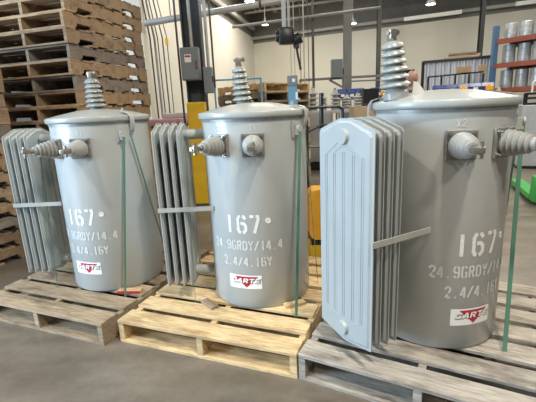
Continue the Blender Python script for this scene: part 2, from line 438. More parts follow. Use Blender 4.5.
# ------------------------------------------------------------------ pallets
def make_pallet(W, L, name='wooden_pallet', small=False):
    """origin at the front-left bottom corner; x across the deck boards, y along the stringers"""
    t = thing(name, '', 'pallet')
    tb, sh, ww = .018, .104, .14
    n = 7; bw = .132; gap = (L - n * bw) / (n - 1)
    for k in range(n):
        rr = random.Random(k + (1 if small else 50))
        bm = bmesh.new(); w = bw + rr.uniform(-.010, .006); off = rr.uniform(-.006, .006); e = rr.uniform(0, .016) if not small else rr.uniform(0, .008)
        if k in (0, n - 1): w = bw; off = 0; e = 0
        box(bm, (W / 2 + off * .6, k * (bw + gap) + bw / 2, tb * 1.5 + sh), (W - e, w, tb), .002)
        obj('deck_board', bm, W_TAN, t)
    nt = [(0, tb), (.15, tb), (.165, tb + .036), (.365, tb + .036), (.38, tb), (L - .38, tb), (L - .365, tb + .036), (L - .165, tb + .036), (L - .15, tb), (L, tb), (L, tb + sh), (0, tb + sh)]
    for x in (0, W / 2 - .019, W - .038):
        bm = bmesh.new(); prism(bm, [(y + (.003 if y == 0 else -.003 if y == L else 0), z) for y, z in nt], x + .002, x + .036, 'x'); obj('stringer', bm, W_TAN, t)
    for y in (0, .30, L / 2 - .05, L - .40, L - .14):
        w = .13 if y in (0, L - .14) else .10
        obj('bottom_board', bx((W / 2, y + w / 2 + .002, tb / 2), (W, w, tb), .002), W_TAN, t)
    return t

big = make_pallet(1.08, 1.22)
def place(root, corner, yaw, label, group, m):
    root.location = (*corner, 0); root.rotation_euler = (0, 0, yaw); root['label'] = label; root['group'] = group; setmat(root, m)
GP = 'pallets under the three transformers'
place(big, (-.905, 1.988), R(-21.3), 'pale tan wooden pallet in the middle, under the transformer with the head-on bushing', GP, W_PALE)
b2 = dup(big, (.107, 1.600, 0), R(-28.6), 'grey weathered wooden pallet nearest the camera at right', GP, W_GW)
b3 = dup(big, (-1.985, 2.355, 0), R(-22.0), 'brown weathered wooden pallet at left, under the farthest transformer', GP, W_BROWN)

def ends(c, yaw, dx, dy): return (c[0] + dx * math.cos(yaw) - dy * math.sin(yaw), c[1] + dx * math.sin(yaw) + dy * math.cos(yaw))
sp = make_pallet(1.02, 1.20, small=True)
PH = .1405
words = ['lowest', 'second', 'third', 'fourth', 'fifth', 'sixth', 'seventh', 'eighth', 'ninth', 'tenth', 'eleventh', 'twelfth', 'thirteenth', 'fourteenth', 'fifteenth', 'sixteenth', 'seventeenth', 'eighteenth', 'nineteenth', 'twentieth']
first = [True]
mname = {W_DB: 'dark brown', W_TAN: 'tan', W_GREY: 'grey', W_BROWN: 'brown', W_PALE: 'pale tan'}
def stack(corner, yaw, n, mats, where, group, jit=.015, seed=0):
    rr = random.Random(seed)
    for k in range(n):
        m = mats[k % len(mats)]
        c = ends(corner, yaw, rr.uniform(-jit, jit), rr.uniform(-jit, jit)); a = yaw + rr.uniform(-.012, .012)
        w = words[k] + ('' if k == 0 else ' from the floor')
        lab = '%s pallet in %s, %s' % (mname[m], where, w)
        if first[0]:
            first[0] = False
            sp.location = (*c, k * PH); sp.rotation_euler = (0, 0, a); sp['label'] = lab; sp['group'] = group; setmat(sp, m)
        else: dup(sp, (*c, k * PH), a, lab, group, m)
# tall stack: near corner (-1.77,3.75)
yaw = math.atan2(-.297, .955)
fl = (-1.77 - 1.02 * .955, 3.76 + 1.02 * .297)
stack(fl, yaw, 18, [W_BROWN, W_DB, W_GREY, W_TAN, W_DB, W_BROWN, W_TAN, W_TAN, W_DB, W_TAN, W_TAN, W_GREY, W_TAN, W_GREY, W_DB, W_TAN, W_TAN, W_DB], 'the tall left stack', 'pallets of the tall stack', jit=.022, seed=3)
yB = math.atan2(-.387, .922)
cB = ends((-2.80, 2.497), yB, -1.02, 0)
stack(cB, yB, 13, [W_TAN, W_TAN, W_GREY, W_TAN, W_BROWN, W_TAN], 'the stack at the left edge', 'pallets of the left edge stack', seed=4)
stack((-1.97, 5.85), R(-3), 8, [W_BROWN, W_TAN, W_GREY, W_TAN], 'the stack under the pink bundles', 'pallets under the wrapped bundles', seed=5)
stack((.02, 5.95), R(42), 12, [W_TAN, W_BROWN, W_GREY, W_PALE], 'the stack behind the middle lid', 'pallets far behind the middle lid', seed=6)

# small wood blocks by the tank feet
def block(loc, rz, s, label, m, red=False):
    t = obj('wood_block', bx((0, 0, s[2] / 2), s, .002), m, None, loc=loc); t.rotation_euler = (0, 0, rz)
    tag(t, label, 'wood block')
    if red:
        b = obj('painted_edge', bx((0, -s[1] / 2 - .0015, s[2] / 2), (s[0] * .98, .003, s[2] * .9)), LABR, t); b['label'] = 'red painted front edge'
block((-.95, 2.345, PZ + .001), R(-4), (.16, .05, .018), 'thin wood strip with red edge at the foot of the left transformer', W_PALE, True)
block((-.385, 2.115, PZ + .001), R(-50), (.13, .05, .016), 'brown wood scrap left of the middle tank foot', W_BROWN)
block((.13, 2.065, PZ + .001), R(20), (.13, .045, .018), 'pale wood scrap right of the middle tank foot', W_PALE)

# ------------------------------------------------------------------ green straps
def strap(pts, out, label, w=.019):
    bm = bmesh.new(); pr = None; out = Vector(out).normalized()
    for i, p in enumerate(pts):
        p = Vector(p); d = (Vector(pts[min(i + 1, len(pts) - 1)]) - Vector(pts[max(i - 1, 0)])).normalized()
        s = d.cross(out).normalized() * w / 2; o = s.cross(d).normalized() * .0012
        v = [bm.verts.new(p + q) for q in (s + o, -s + o, -s - o, s - o)]
        if pr:
            for j in range(4): bm.faces.new((pr[j], pr[(j + 1) % 4], v[(j + 1) % 4], v[j]))
        else: bm.faces.new(v)
        pr = v
    bm.faces.new(pr)
    return tag(obj('strapping_band', bm, GREEN), label, 'strap', 'green straps tying transformers to pallets')
def lugp(i, az, z=1.175, r_=.352): 
    return (T[i][0] + r_ * math.sin(R(az)), T[i][1] - r_ * math.cos(R(az)), z)
def sfrom(i, az, foot, label, da=0, oaz=None, w=.013, a=None):
    a = a or lugp(i, az + da); f = Vector((*foot, PZ + .001))
    o = Vector((f.x + a[0] - 2 * T[i][0], f.y + a[1] - 2 * T[i][1], 0))
    if oaz is not None: o = Vector((math.sin(R(oaz)), -math.cos(R(oaz)), 0))
    mid = Vector(a).lerp(f, .5)
    strap([a, Vector(a).lerp(f, .3), mid, f + Vector((0, 0, .0005))], o, label, w)
sfrom(0, 47, (-.957, 2.273), 'green strap down the front of the left transformer', -3)
sfrom(0, 47, (-.745, 2.66), 'green strap slanting back along the right side of the left transformer', 4)
sfrom(0, -133, (-1.505, 2.475), 'green strap beside the radiator of the left transformer', a=(-1.548, 2.645, 1.158))
sfrom(1, 50, (.128, 1.930), 'green strap down the front of the middle transformer', -4, oaz=18, w=.017)
sfrom(1, 50, (.309, 2.345), 'green strap slanting behind the right edge of the middle transformer', 4)
sfrom(1, -130, (-.481, 2.165), 'green strap beside the radiator of the middle transformer', a=(-.476, 2.317, 1.158))
sfrom(2, 76, (1.066, 1.545), 'green strap down the front of the nearest transformer', -3, oaz=-5, w=.020)
sfrom(2, 76, (1.25, 1.96), 'green strap behind the right edge of the nearest transformer', 4)

# ------------------------------------------------------------------ room
def floor_mat():
    m = bpy.data.materials.new('polished_concrete'); m.use_nodes = True; nt = m.node_tree; b = nt.nodes['Principled BSDF']
    N = lambda t: nt.nodes.new(t); tc = N('ShaderNodeTexCoord')
    def noise(scale, rot, st, det=5):
        mp = N('ShaderNodeMapping'); mp.inputs['Rotation'].default_value = (0, 0, rot); mp.inputs['Scale'].default_value = st
        nt.links.new(tc.outputs['Object'], mp.inputs['Vector'])
        n = N('ShaderNodeTexNoise'); n.inputs['Scale'].default_value = scale; n.inputs['Detail'].default_value = det; n.inputs['Roughness'].default_value = .55
        nt.links.new(mp.outputs[0], n.inputs['Vector']); return n.outputs['Fac']
    a = noise(1.6, R(35), (1, 3, 1)); c = noise(22, 0, (1, 1, 1)); 
    cr = N('ShaderNodeValToRGB'); e = cr.color_ramp.elements
    e[0].position = .32; e[0].color = (.125, .103, .078, 1); e[1].position = .68; e[1].color = (.215, .18, .138, 1)
    nt.links.new(a, cr.inputs[0])
    mr = N('ShaderNodeMapRange'); mr.inputs[1].default_value = .3; mr.inputs[2].default_value = .7; mr.inputs[3].default_value = .9; mr.inputs[4].default_value = 1.08
    nt.links.new(c, mr.inputs[0])
    vm = N('ShaderNodeVectorMath'); vm.operation = 'SCALE'; nt.links.new(cr.outputs[0], vm.inputs[0]); nt.links.new(mr.outputs[0], vm.inputs['Scale'])
    nt.links.new(vm.outputs[0], b.inputs['Base Color'])
    r2 = N('ShaderNodeMapRange'); r2.inputs[3].default_value = .26; r2.inputs[4].default_value = .42; nt.links.new(a, r2.inputs[0]); nt.links.new(r2.outputs[0], b.inputs['Roughness'])
    return m
bm = bmesh.new(); box(bm, (2, 7, -.05), (18, 28, .1)); struct('floor', bm, floor_mat())
CEIL = mat('roof_deck', (.16, .15, .14), .8, var=.12, scale=1.5)
WALLM = mat('wall_panel_cream', (.70, .68, .59), .75, var=.03, scale=1.2)
WALLM2 = mat('wall_panel_pale', (.74, .71, .62), .75, var=.03, scale=1.2)
BAND = mat('eave_panel', (.20, .195, .18), .7, var=.1)
ZC = 5.0
bm = bmesh.new(); box(bm, (2, 7, ZC + .05), (18, 28, .1)); struct('ceiling', bm, CEIL)
# back wall from the corner (-.28,16) to the right
A = Vector((-.28, 16, 0)); B = Vector((10.6, 11.1, 0)); ud = (B - A).normalized(); nd = Vector((ud.y, -ud.x, 0))
def wallseg(name, A, B, z0, z1, th, m, n):
    bm = bmesh.new(); A, B = Vector(A), Vector(B); a = A - n * th; b = B - n * th
    prism(bm, [(A.x, A.y), (B.x, B.y), (b.x, b.y), (a.x, a.y)], z0, z1, 'z'); return struct(name, bm, m)
wallseg('wall_back', A, B, 0, 3.83, .2, WALLM, nd)
wallseg('wall_back_upper', A, B, 3.831, ZC - .001, .2, BAND, nd)
# left wall, receding to the corner
A2 = Vector((-2.55, 6.6, 0)); B2 = A.copy(); u2 = (B2 - A2).normalized(); n2 = Vector((u2.y, -u2.x, 0))
wallseg('wall_left', A2, B2 - u2 * .002, 0, 4.05, .2, WALLM2, n2)
wallseg('wall_left_upper', A2, B2 - u2 * .002, 4.051, ZC - .001, .2, BAND, n2)
# eave girders
bm = bmesh.new(); P = A + nd * .12; Q = B + nd * .12
beam(bm, (P.x, P.y, 4.0), (Q.x, Q.y, 4.0), .1, .09); struct('trim_1', bm, STEELL)
bm = bmesh.new(); P = A2 + n2 * .12; Q = B2 + n2 * .12 - u2 * .3
beam(bm, (P.x, P.y, 4.32), (Q.x, Q.y, 4.32), .1, .12); struct('trim_2', bm, STEELL)
# pilaster at the near end of the left wall
bm = bmesh.new(); box(bm, (-2.15, 7.2, 2.1), (.30, .5, 4.2)); struct('trim_3', bm, mat('pilaster_cream', (.74, .71, .62), .7, var=.03))
# roof framing: girders across and joists along
def truss(P, Q, label, h=.35):
    t = thing('roof_truss', label, 'roof truss', (0, 0, 0), 0, 'steel roof trusses')
    P, Q = Vector(P), Vector(Q)
    for nm, z in (('top_chord', 0), ('bottom_chord', -h)):
        bm = bmesh.new(); beam(bm, P + Vector((0, 0, z)), Q + Vector((0, 0, z)), .07, .06); obj(nm, bm, STEEL, t)
    bm = bmesh.new(); n = int((Q - P).length / .45)
    for k in range(n):
        a = P.lerp(Q, k / n); b = P.lerp(Q, (k + 1) / n)
        if k % 2: a, b = a - Vector((0, 0, h)), b
        else: a, b = a, b - Vector((0, 0, h))
        beam(bm, a, b, .025, .025)
    obj('web_bracing', bm, STEEL, t)
for k, (P, Q, s) in enumerate([((-2.2, 8.2, 4.93), (9.6, 6.2, 4.93), 'nearest the camera, above the big overhead pipe'), ((-1.6, 10.4, 4.93), (9.8, 8.0, 4.93), 'second back from the camera'), ((-1.05, 12.4, 4.93), (9.9, 9.4, 4.93), 'third back from the camera'), ((-.5, 14.4, 4.93), (9.9, 10.6, 4.93), 'farthest, close to the back wall')]):
    truss(P, Q, 'dark steel roof truss, ' + s)
for k, (P, Q, s) in enumerate([((2.3, 5.2, 4.70), (3.7, 13.6, 4.70), 'above the slim grey column'), ((6.0, 4.6, 4.70), (7.0, 12.2, 4.70), 'above the blue and orange rack'), ((-.6, 6.2, 4.70), (.6, 15.0, 4.70), 'above the hanging hoist')]):
    bm = bmesh.new(); beam(bm, P, Q, .16, .03); beam(bm, Vector(P) + Vector((0, 0, .22)), Vector(Q) + Vector((0, 0, .22)), .16, .03); beam(bm, Vector(P) + Vector((0, 0, .11)), Vector(Q) + Vector((0, 0, .11)), .02, .2)
    tag(obj('roof_girder', bm, STEEL), 'steel I-beam roof girder running away from the camera ' + s, 'girder', 'steel roof girders')
# cross light strips of pale beam near the wall (two purlins)
for (P, Q, z, s) in (((4.75, 13.5), (6.3, 12.80), 3.97, 'above the strip-fronted cage'), ((7.6, 12.22), (9.3, 11.45), 3.99, 'above the drum rack')):
    bm = bmesh.new(); beam(bm, (*P, z), (*Q, z), .12, .10); o = obj('light_batten', bm, mat('batten_' + s[:5].strip(), (.85, .85, .8), .5, emit=(1, .96, .85), estr=.15))
    tag(o, 'long pale light batten along the top of the back wall ' + s, 'light', 'light battens')
    
def high_bay(x, y, z, label, e=1.0):
    t = thing('high_bay_lamp', label, 'lamp', (x, y, z), 0, 'round ceiling lamps')
    bm = bmesh.new(); lathe(bm, [(.11, 0), (.12, .01), (.07, .10), (.03, .14), (.03, .20), (0, .20)], 20); obj('lamp_shade', bm, BOXG, t, smooth=True)
    bm = bmesh.new(); lathe(bm, [(0, -.012), (.07, -.010), (.105, -.001)], 20, cap=False); obj('lamp_glass', bm, LAMP, t, smooth=True)
    bm = bmesh.new(); rod(bm, (0, 0, .19), (0, 0, ZC - z), .01, 8); obj('hanger', bm, STEEL, t)
high_bay(.18, 13.6, 4.02, 'round ceiling lamp in the far corner right of the big pipe')
high_bay(-.19, 8.9, 3.55, 'round ceiling lamp at the top edge above the middle tank')
high_bay(4.15, 10.0, 3.58, 'round ceiling lamp high above the bald man')
high_bay(2.72, 12.0, 3.62, 'small ceiling lamp beside the slim grey column')

# ------------------------------------------------------------------ blue-grey column with boxes
t = thing('building_column', 'dark blue-grey steel column between the left and middle transformers, yellow at its foot', 'column', (-.90, 5.45, 0))
bm = bmesh.new()
for dx in (-.115, .115): box(bm, (dx, 0, ZC / 2), (.02, .22, ZC - .004))
box(bm, (0, 0, ZC / 2), (.22, .016, ZC - .004)); obj('steel_section', bm, COLB, t)
bm = bmesh.new(); 
box(bm, (-.01, 0, .715), (.265, .27, 1.43), .02); g = obj('protective_sleeve', bm, YEL, t); g['label'] = 'yellow plastic protective sleeve'
bm = bmesh.new(); box(bm, (0, 0, .01), (.4, .4, .02)); obj('base_plate', bm, DMET, t)
def conduit(pts, r_, m, label, grp='wall conduits and drop cables'):
    bm = bmesh.new(); tube(bm, pts, r_, 8); return tag(obj('conduit', bm, m, smooth=True), label, 'conduit', grp)
conduit([(-.70, 5.30, 1.6), (-.70, 5.30, 4.98)], .020, PIPE, 'pale conduit on the right side of the dark blue-grey column')
conduit([(-.64, 5.34, 1.6), (-.64, 5.34, 4.98)], .013, DMET, 'thin dark conduit right of the pale one on the blue-grey column')
conduit([(-.90, 5.30, 2.12), (-.90, 5.30, 4.98)], .022, PIPE, 'pale conduit dropping down the middle of the column into the switch box')
conduit([(-1.09, 5.35, .0), (-1.09, 5.35, 4.98)], .014, DMET, 'dark conduit left of the blue-grey column')
t = thing('switch_box', 'grey electrical switch box with warning label on the blue-grey column', 'electrical box', (-.915, 5.22, 1.70))
obj('case', bx((0, 0, .2), (.235, .14, .40), .006), BOXG, t)
d = obj('box_door', bx((0, -.074, .2), (.215, .012, .375), .004), BOXG, t)
obj('warning_label', bx((-.02, -.081, .265), (.085, .002, .095)), LABW, d)
obj('warning_stripe', bx((-.02, -.083, .290), (.07, .002, .022)), LABR, d)
obj('switch_handle', bx((.085, -.09, .185), (.022, .03, .09), .004), mat('handle_red', (.25, .05, .04), .5), t)
t = thing('junction_box', 'smaller grey junction box on the right side of the blue-grey column', 'electrical box', (-.70, 5.20, 1.53))
obj('case', bx((0, 0, .16), (.11, .13, .32), .005), BOXG, t); obj('switch_lever', bx((.062, -.03, .17), (.02, .04, .08), .004), BLACK, t)
# cable bundle hanging at the left wall
for k, (x, y, r_, m, s) in enumerate([(-1.93, 7.16, .014, DMET, 'leftmost'), (-1.87, 7.22, .02, PIPE, 'pale second one'), (-1.80, 7.16, .010, DMET, 'thin middle one'), (-1.73, 7.22, .012, DMET, 'dark fourth one'), (-1.64, 7.16, .008, DMET, 'thin rightmost one')]):
    bm = bmesh.new(); tube(bm, [(x, y, .0), (x, y, 2.6), (x - .06 - .01 * k, y, 3.2), (x - .10, y, 4.98)], r_, 8)
    dc = tag(obj('drop_cable', bm, m, smooth=True), 'vertical cable left of the blue-grey column, ' + s, 'cable', 'wall conduits and drop cables')
    if k == 4: obj('cable_plug', bx((x, y - .02, 2.52), (.05, .05, .11), .008), YELO, dc)
# big overhead pipe
bm = bmesh.new(); tube(bm, [(-1.95, 7.0, 2.80), (.55, 7.0, 3.075), (2.6, 7.0, 3.33)], .052, 14)
bm2 = bmesh.new(); [rod(bm2, (x, 7.0, z), (x + .04, 7.0, z + .004), .060, 14) for x, z in ((-1.2, 2.882), (.0, 3.014))]
t = thing('overhead_pipe', 'long pale pipe crossing overhead behind the blue-grey column', 'pipe')
obj('pipe_run', bm, PIPE, t, smooth=True); obj('pipe_clamp', bm2, DMET, t)
bm = bmesh.new(); 
for x, z in ((-1.5, 2.85), (1.8, 3.23)): rod(bm, (x, 7.0, z), (x, 7.0, 4.98), .008, 6)
obj('hanger_rod', bm, DMET, t)
bm = bmesh.new(); tube(bm, [(-.55, 8.2, 2.92), (2.4, 8.2, 3.15)], .03, 10); tag(obj('overhead_conduit', bm, STEEL, smooth=True), 'thin dark conduit overhead beyond the long pale pipe', 'conduit')

# ------------------------------------------------------------------ hoist
t = thing('chain_hoist', 'black chain hoist hanging above the middle transformer', 'hoist', (.335, 5.0, 2.10))
bm = bmesh.new(); box(bm, (-.02, 0, .05), (.19, .18, .19), .03)
lathe(bm, [(.0, -.12), (.06, -.115), (.075, -.08), (.075, .06), (.0, .07)], 18, Matrix.Translation((-.03, 0, .05)) @ Matrix.Rotation(PI / 2, 4, 'Y')); obj('motor_body', bm, BLACK, t, smooth=True)
bm = bmesh.new(); lathe(bm, [(0, -.06), (.065, -.055), (.07, .06), (0, .065)], 16, Matrix.Translation((.10, 0, .0)) @ Matrix.Rotation(R(60), 4, 'Y')); obj('gear_case', bm, BLACK, t, smooth=True)
bm = bmesh.new(); prism(bm, [(-.05, .04), (.05, .02), (.035, -.10), (-.03, -.09)], -.04, .04, 'y'); 
bmesh.ops.translate(bm, vec=(.10, 0, .0), verts=bm.verts); obj('chain_bag', bm, BLACK, t)
bm = bmesh.new()
for k in range(9):
    q = bmesh.ops.create_uvsphere(bm, u_segments=8, v_segments=6, radius=.020); bmesh.ops.scale(bm, vec=(.8, .6, 1.2), verts=q['verts']); bmesh.ops.translate(bm, vec=(.10 + .006 * k, 0, -.06 - .034 * k), verts=q['verts'])
obj('load_chain', bm, BLACK, t, smooth=True)
bm = bmesh.new(); box(bm, (-.04, 0, .543), (.05, .02, .845)); box(bm, (.015, .02, .543), (.02, .02, .845)); obj('suspension_bar', bm, STEELL, t)
bm = bmesh.new(); beam(bm, (-1.5, 5.0, 3.08), (3.5, 5.0, 3.08), .10, .03); beam(bm, (-1.5, 5.0, 3.28), (3.5, 5.0, 3.28), .10, .03); beam(bm, (-1.5, 5.0, 3.18), (3.5, 5.0, 3.18), .012, .2)
for x in (-1.3, 3.3): rod(bm, (x, 5, 3.28), (x, 5, 4.98), .015, 6)
tag(obj('hoist_rail', bm, STEEL), 'steel rail carrying the chain hoist, above the frame', 'rail')
for k, (x, y, r_) in enumerate([(.66, 8.0, .007), (.78, 8.0, .007), (.86, 8.1, .012), (.95, 8.1, .007), (.58, 7.9, .006)]):
    bm = bmesh.new(); rod(bm, (x, y, 1.6 if k != 2 else 1.4), (x, y, 4.98), r_, 6)
    tag(obj('air_line', bm, PIPE if k % 2 == 0 else DMET), 'thin line dropping from the roof between hoist and slim column, ' + ['second from the left', 'middle one', 'thicker fourth one', 'rightmost one', 'leftmost one'][k], 'air line', 'thin lines dropping from the roof')

# columns in the background
def slim(x, y, w, m, label):
    bm = bmesh.new()
    for d in (-1, 1): box(bm, (x, y + d * w * .45, ZC / 2), (w, w * .12, ZC - .004))
    box(bm, (x, y, ZC / 2), (w * .2, w * .9, ZC - .004)); box(bm, (x, y, .01), (w * 1.8, w * 1.8, .02))
    tag(obj('support_column', bm, m), label, 'column', 'slim columns in the background')
slim(1.925, 9.0, .16, COLG, 'slim grey-brown column in the middle background beside the small switch box')
slim(1.07, 8.3, .045, DMET, 'thin dark post left of the small switch box')
slim(3.55, 12.2, .11, DMET, 'dark column directly behind the nearest top bushing')
slim(6.08, 11.2, .11, DMET, 'dark column left of the blue and orange rack')
t = thing('switch_box', 'grey switch box on the rail left of the slim grey column', 'electrical box', (1.59, 8.5, 1.88))
obj('case', bx((0, 0, .185), (.235, .16, .37), .008), BOXG, t); obj('switch_lever', bx((.125, -.04, .12), (.03, .05, .12), .006), BLACK, t)
bm = bmesh.new()
beam(bm, (.80, 8.6, 1.87), (2.75, 8.6, 1.89), .05, .05); beam(bm, (1.90, 8.6, 1.80), (2.75, 8.6, 1.80), .03, .03); beam(bm, (1.45, 8.6, 1.85), (1.85, 8.6, 1.62), .04, .04)
for x in (.82, 1.75, 2.72): beam(bm, (x, 8.6, 0), (x, 8.6, 1.87), .045, .045)
tag(obj('strut_rail', bm, COLG), 'horizontal grey strut rail in front of the back wall, carrying the switch box', 'rail')

# blue rail frame and blue machine tower
bm = bmesh.new(); tube(bm, [(-.70, 5.8, 0), (-.70, 5.8, 1.735), (-.02, 5.8, 1.735), (-.02, 5.8, 0)], .013, 8); rod(bm, (-.70, 5.8, .5), (-.02, 5.8, .5), .012, 8)
tag(obj('tube_frame', bm, BLUEL, smooth=True), 'light blue tubular frame rising behind the middle top bushing', 'frame')
t = thing('press_machine', 'narrow light blue machine with grey head behind the middle lid', 'machine', (.385, 5.1, 0))
obj('machine_post', bx((0, 0, .78), (.11, .12, 1.56), .006), BLUEL, t)
h = obj('machine_head', bx((0, 0, 1.625), (.125, .13, .13), .008), BOXG, t); obj('gauge', bx((.01, -.07, 1.63), (.04, .01, .04), .002), LABW, h)
obj('control_panel', bx((.045, -.066, 1.44), (.03, .012, .09), .002), LABW, t)

# wrapped bundles on the low stack
for k, (x, y, z, s, m, lab) in enumerate([(-1.35, 6.05, 8 * PH + .05, (.80, .36, .10), PINK, 'pink wrapped flat bundle behind the left radiators of the middle transformer'), (-1.55, 6.48, 8 * PH + .05, (.52, .34, .10), WRAP, 'white wrapped flat bundle left of the pink one'), (-1.33, 6.10, 8 * PH + .14, (.42, .34, .08), WRAP, 'white wrapped flat bundle lying on the pink one')]):
    bm = bx((0, 0, 0), s, .018); o = obj('wrapped_bundle', bm, m, None, smooth=True, loc=(x, y, z - .0015)); o.rotation_euler = (0, 0, R(-6)); tag(o, lab, 'bundle', 'wrapped bundles on the low stack')

# ------------------------------------------------------------------ clutter behind: work table with small bushings
bm = bmesh.new(); t = thing('work_table', 'long steel work table in the background right of the middle transformer', 'table', (1.45, 7.1, 0))
obj('table_top', bx((0, 0, 1.20), (1.75, .7, .05), .005), GREYM, t)
for sx in (-.8, .8):
    for sy in (-.3, .3): obj('leg', bx((sx, sy, .5875), (.06, .06, 1.175), .004), COLG, t)
def small_bushing(x, y, h, r_, label):
    t = thing('insulator_bushing', label, 'insulator', (x, y, 1.2255), 0, 'insulators standing on the work table')
    prof = [(r_ * .8, 0), (r_ * .8, .03)]
    n = 4
    for i in range(n):
        z = .04 + (h - .10) * i / n; prof += [(r_ * .55, z), (r_, z + .01), (r_ * .9, z + .025), (r_ * .5, z + .04)]
    prof += [(r_ * .4, h - .04), (r_ * .3, h - .03), (0, h - .03)]
    bm = bmesh.new(); lathe(bm, prof, 18); obj('porcelain_body', bm, PORW, t, smooth=True, sharp=60)
    bm = bmesh.new(); lathe(bm, [(r_ * .22, h - .035), (r_ * .22, h), (0, h)], 10); obj('terminal_stud', bm, TINM, t)
pos = ['leftmost on the work table', 'second from the left on the work table', 'third from the left on the work table', 'in the middle of the work table', 'right of the middle of the work table', 'next to the dark bin on the work table', 'rightmost on the work table']
for k, (x, y, h, r_) in enumerate([(.70, 7.0, .26, .085), (.88, 6.95, .42, .10), (1.08, 7.1, .30, .08), (1.28, 7.0, .38, .095), (1.48, 6.95, .28, .075), (1.68, 7.0, .30, .08), (2.16, 7.05, .24, .07)]):
    small_bushing(x, y, h, r_, 'pale grey ribbed insulator ' + pos[k])
t = thing('dark_bin', 'dark open-fronted bin at the right end of the work table', 'bin', (1.92, 7.1, 1.2255))
obj('bin_shell', bx((0, .02, .17), (.28, .26, .34), .01), BLACK, t); obj('bin_lip', bx((0, -.125, .045), (.27, .03, .08), .006), DMET, t)
# tank on the floor between middle transformer and radiator
t = thing('steel_cabinet', 'pale grey steel cabinet on a dark base seen between middle tank and right radiator', 'cabinet', (1.08, 8.15, 0))
obj('cabinet_body', bx((-.02, 0, .68), (.70, .40, 1.02), .02), GREYM, t); obj('cabinet_base', bx((-.02, 0, .075), (.66, .38, .15), .005), BLACK, t)
obj('vent_plate', bx((-.20, -.202, .80), (.12, .006, .10), .001), COLG, t)
# shelf with blue bins
def bin_row(name, x0, x1, y, z, n, grp, where, m=BLUED, slope=0, yaw=0):
    t0 = None
    w = (x1 - x0) / n
    for k in range(n):
        x = x0 + (k + .5) * w; yy = y + slope * k
        lab = 'blue plastic parts bin %s, %s' % (where, (words[k] + ' from the left') if k else 'leftmost')
        if t0 is None:
            t0 = thing('parts_bin', lab, 'bin', (x, yy, z), yaw, grp)
            bm = bmesh.new(); prism(bm, [(-.13, 0), (.13, 0), (.13, .18), (-.05, .18), (-.13, .09)], -w * .46, w * .46, 'x'); obj('bin_body', bm, m, t0)
            obj('label_card', bx((0, -.134, .05), (w * .4, .004, .05)), LABW, t0)
        else: dup(t0, (x, yy, z), yaw, lab, grp)
def shelf(x0, x1, y, z, label, slope=0):
    bm = bmesh.new(); dz = slope
    beam(bm, (x0, y, z - .02), (x1, y + slope, z - .02), .35, .038)
    for (x, yy) in ((x0 + .04, y), (x1 - .04, y + slope)):
        for s in (-.14, .14): box(bm, (x, yy + s, (z - .02) / 2), (.035, .035, z - .02))
    tag(obj('bin_shelf', bm, COLG), label, 'shelf')
shelf(1.48, 3.1, 8.0, 1.44, 'grey shelf holding blue bins behind the work table')
bin_row('b', 1.5, 2.05, 8.0, 1.4405, 3, 'blue bins behind the work table', 'behind the insulators')
bin_row('b', 2.2, 3.0, 8.0, 1.4405, 3, 'blue bins right of the slim column', 'right of the slim grey column')
t = obj('yellow_fitting', bx((0, 0, .06), (.10, .06, .10), .02), YELO, None, loc=(2.38, 7.80, 1.4435)); tag(t, 'small yellow part in front of the blue bins left of the nearest top bushing', 'part')
t = obj('cardboard_box', bx((0, 0, .12), (.34, .30, .24), .004), CARD, None, loc=(2.1, 6.6, 0)); tag(t, 'brown cardboard box low behind the nearest lid', 'box')
t.location = (1.36, 5.3, 1.0305)
bm = bmesh.new(); box(bm, (1.36, 5.3, 1.0125), (.6, .5, .035)); [box(bm, (1.36 + a, 5.3 + b, .4975), (.05, .05, .995)) for a in (-.26, .26) for b in (-.2, .2)]
tag(obj('small_bench', bm, COLG), 'small bench carrying the brown box behind the nearest lid', 'bench')

# black hand cart behind the radiator
t = thing('hand_cart', 'black tubular hand cart behind the right transformer radiator', 'cart', (.50, 3.3, 0))
bm = bmesh.new(); tube(bm, [(-.14, 0, .10), (-.14, 0, 1.26), (-.12, 0, 1.285), (.13, 0, 1.285), (.165, 0, 1.26), (.165, 0, .10)], .013, 10); obj('handle_frame', bm, BLACK, t, smooth=True)
bm = bmesh.new(); rod(bm, (-.01, .02, .10), (-.01, .02, 1.40), .018, 10); obj('mast', bm, BLACK, t, smooth=True)
bm = bmesh.new(); tube(bm, [(-.14, 0, 1.08), (.0, .0, 1.14), (.165, 0, 1.10)], .009, 8); tube(bm, [(-.14, 0, .96), (.165, 0, .93)], .009, 8); obj('cross_bar', bm, BLACK, t, smooth=True)
obj('cart_deck', bx((.01, .20, .095), (.40, .50, .03), .004), BLACK, t)
for sx in (-.16, .18):
    for sy in (.02, .40):
        bm = bmesh.new(); rod(bm, (sx - .015, sy, .04), (sx + .015, sy, .04), .04, 16); obj('wheel', bm, BLACK, t, smooth=True)
# yellow tub
t = thing('yellow_tub', 'yellow rounded plastic tub on the floor behind the middle pallet', 'tub', (.475, 3.02, 0))
def rr(w, h, r0, n=5):
    pts = []
    for cx, cy, a0 in ((w / 2 - r0, r0, -90), (w / 2 - r0, h - r0, 0), (-w / 2 + r0, h - r0, 90), (-w / 2 + r0, r0, 180)):
        for k in range(n + 1): a = R(a0 + 90 * k / n); pts.append((cx + r0 * math.cos(a), cy + r0 * math.sin(a)))
    return pts
bm = bmesh.new(); prism(bm, [(x, z + .24) for x, z in rr(.30, .41, .06)], -.10, .10, 'y'); obj('tub_body', bm, YELO, t, smooth=True)
bm = bmesh.new(); prism(bm, rr(.30, .19, .03), -.10, .10, 'y'); obj('tub_base', bm, YEL, t, smooth=True)
obj('dark_band', bx((0, 0, .215), (.27, .18, .048)), BLACK, t)
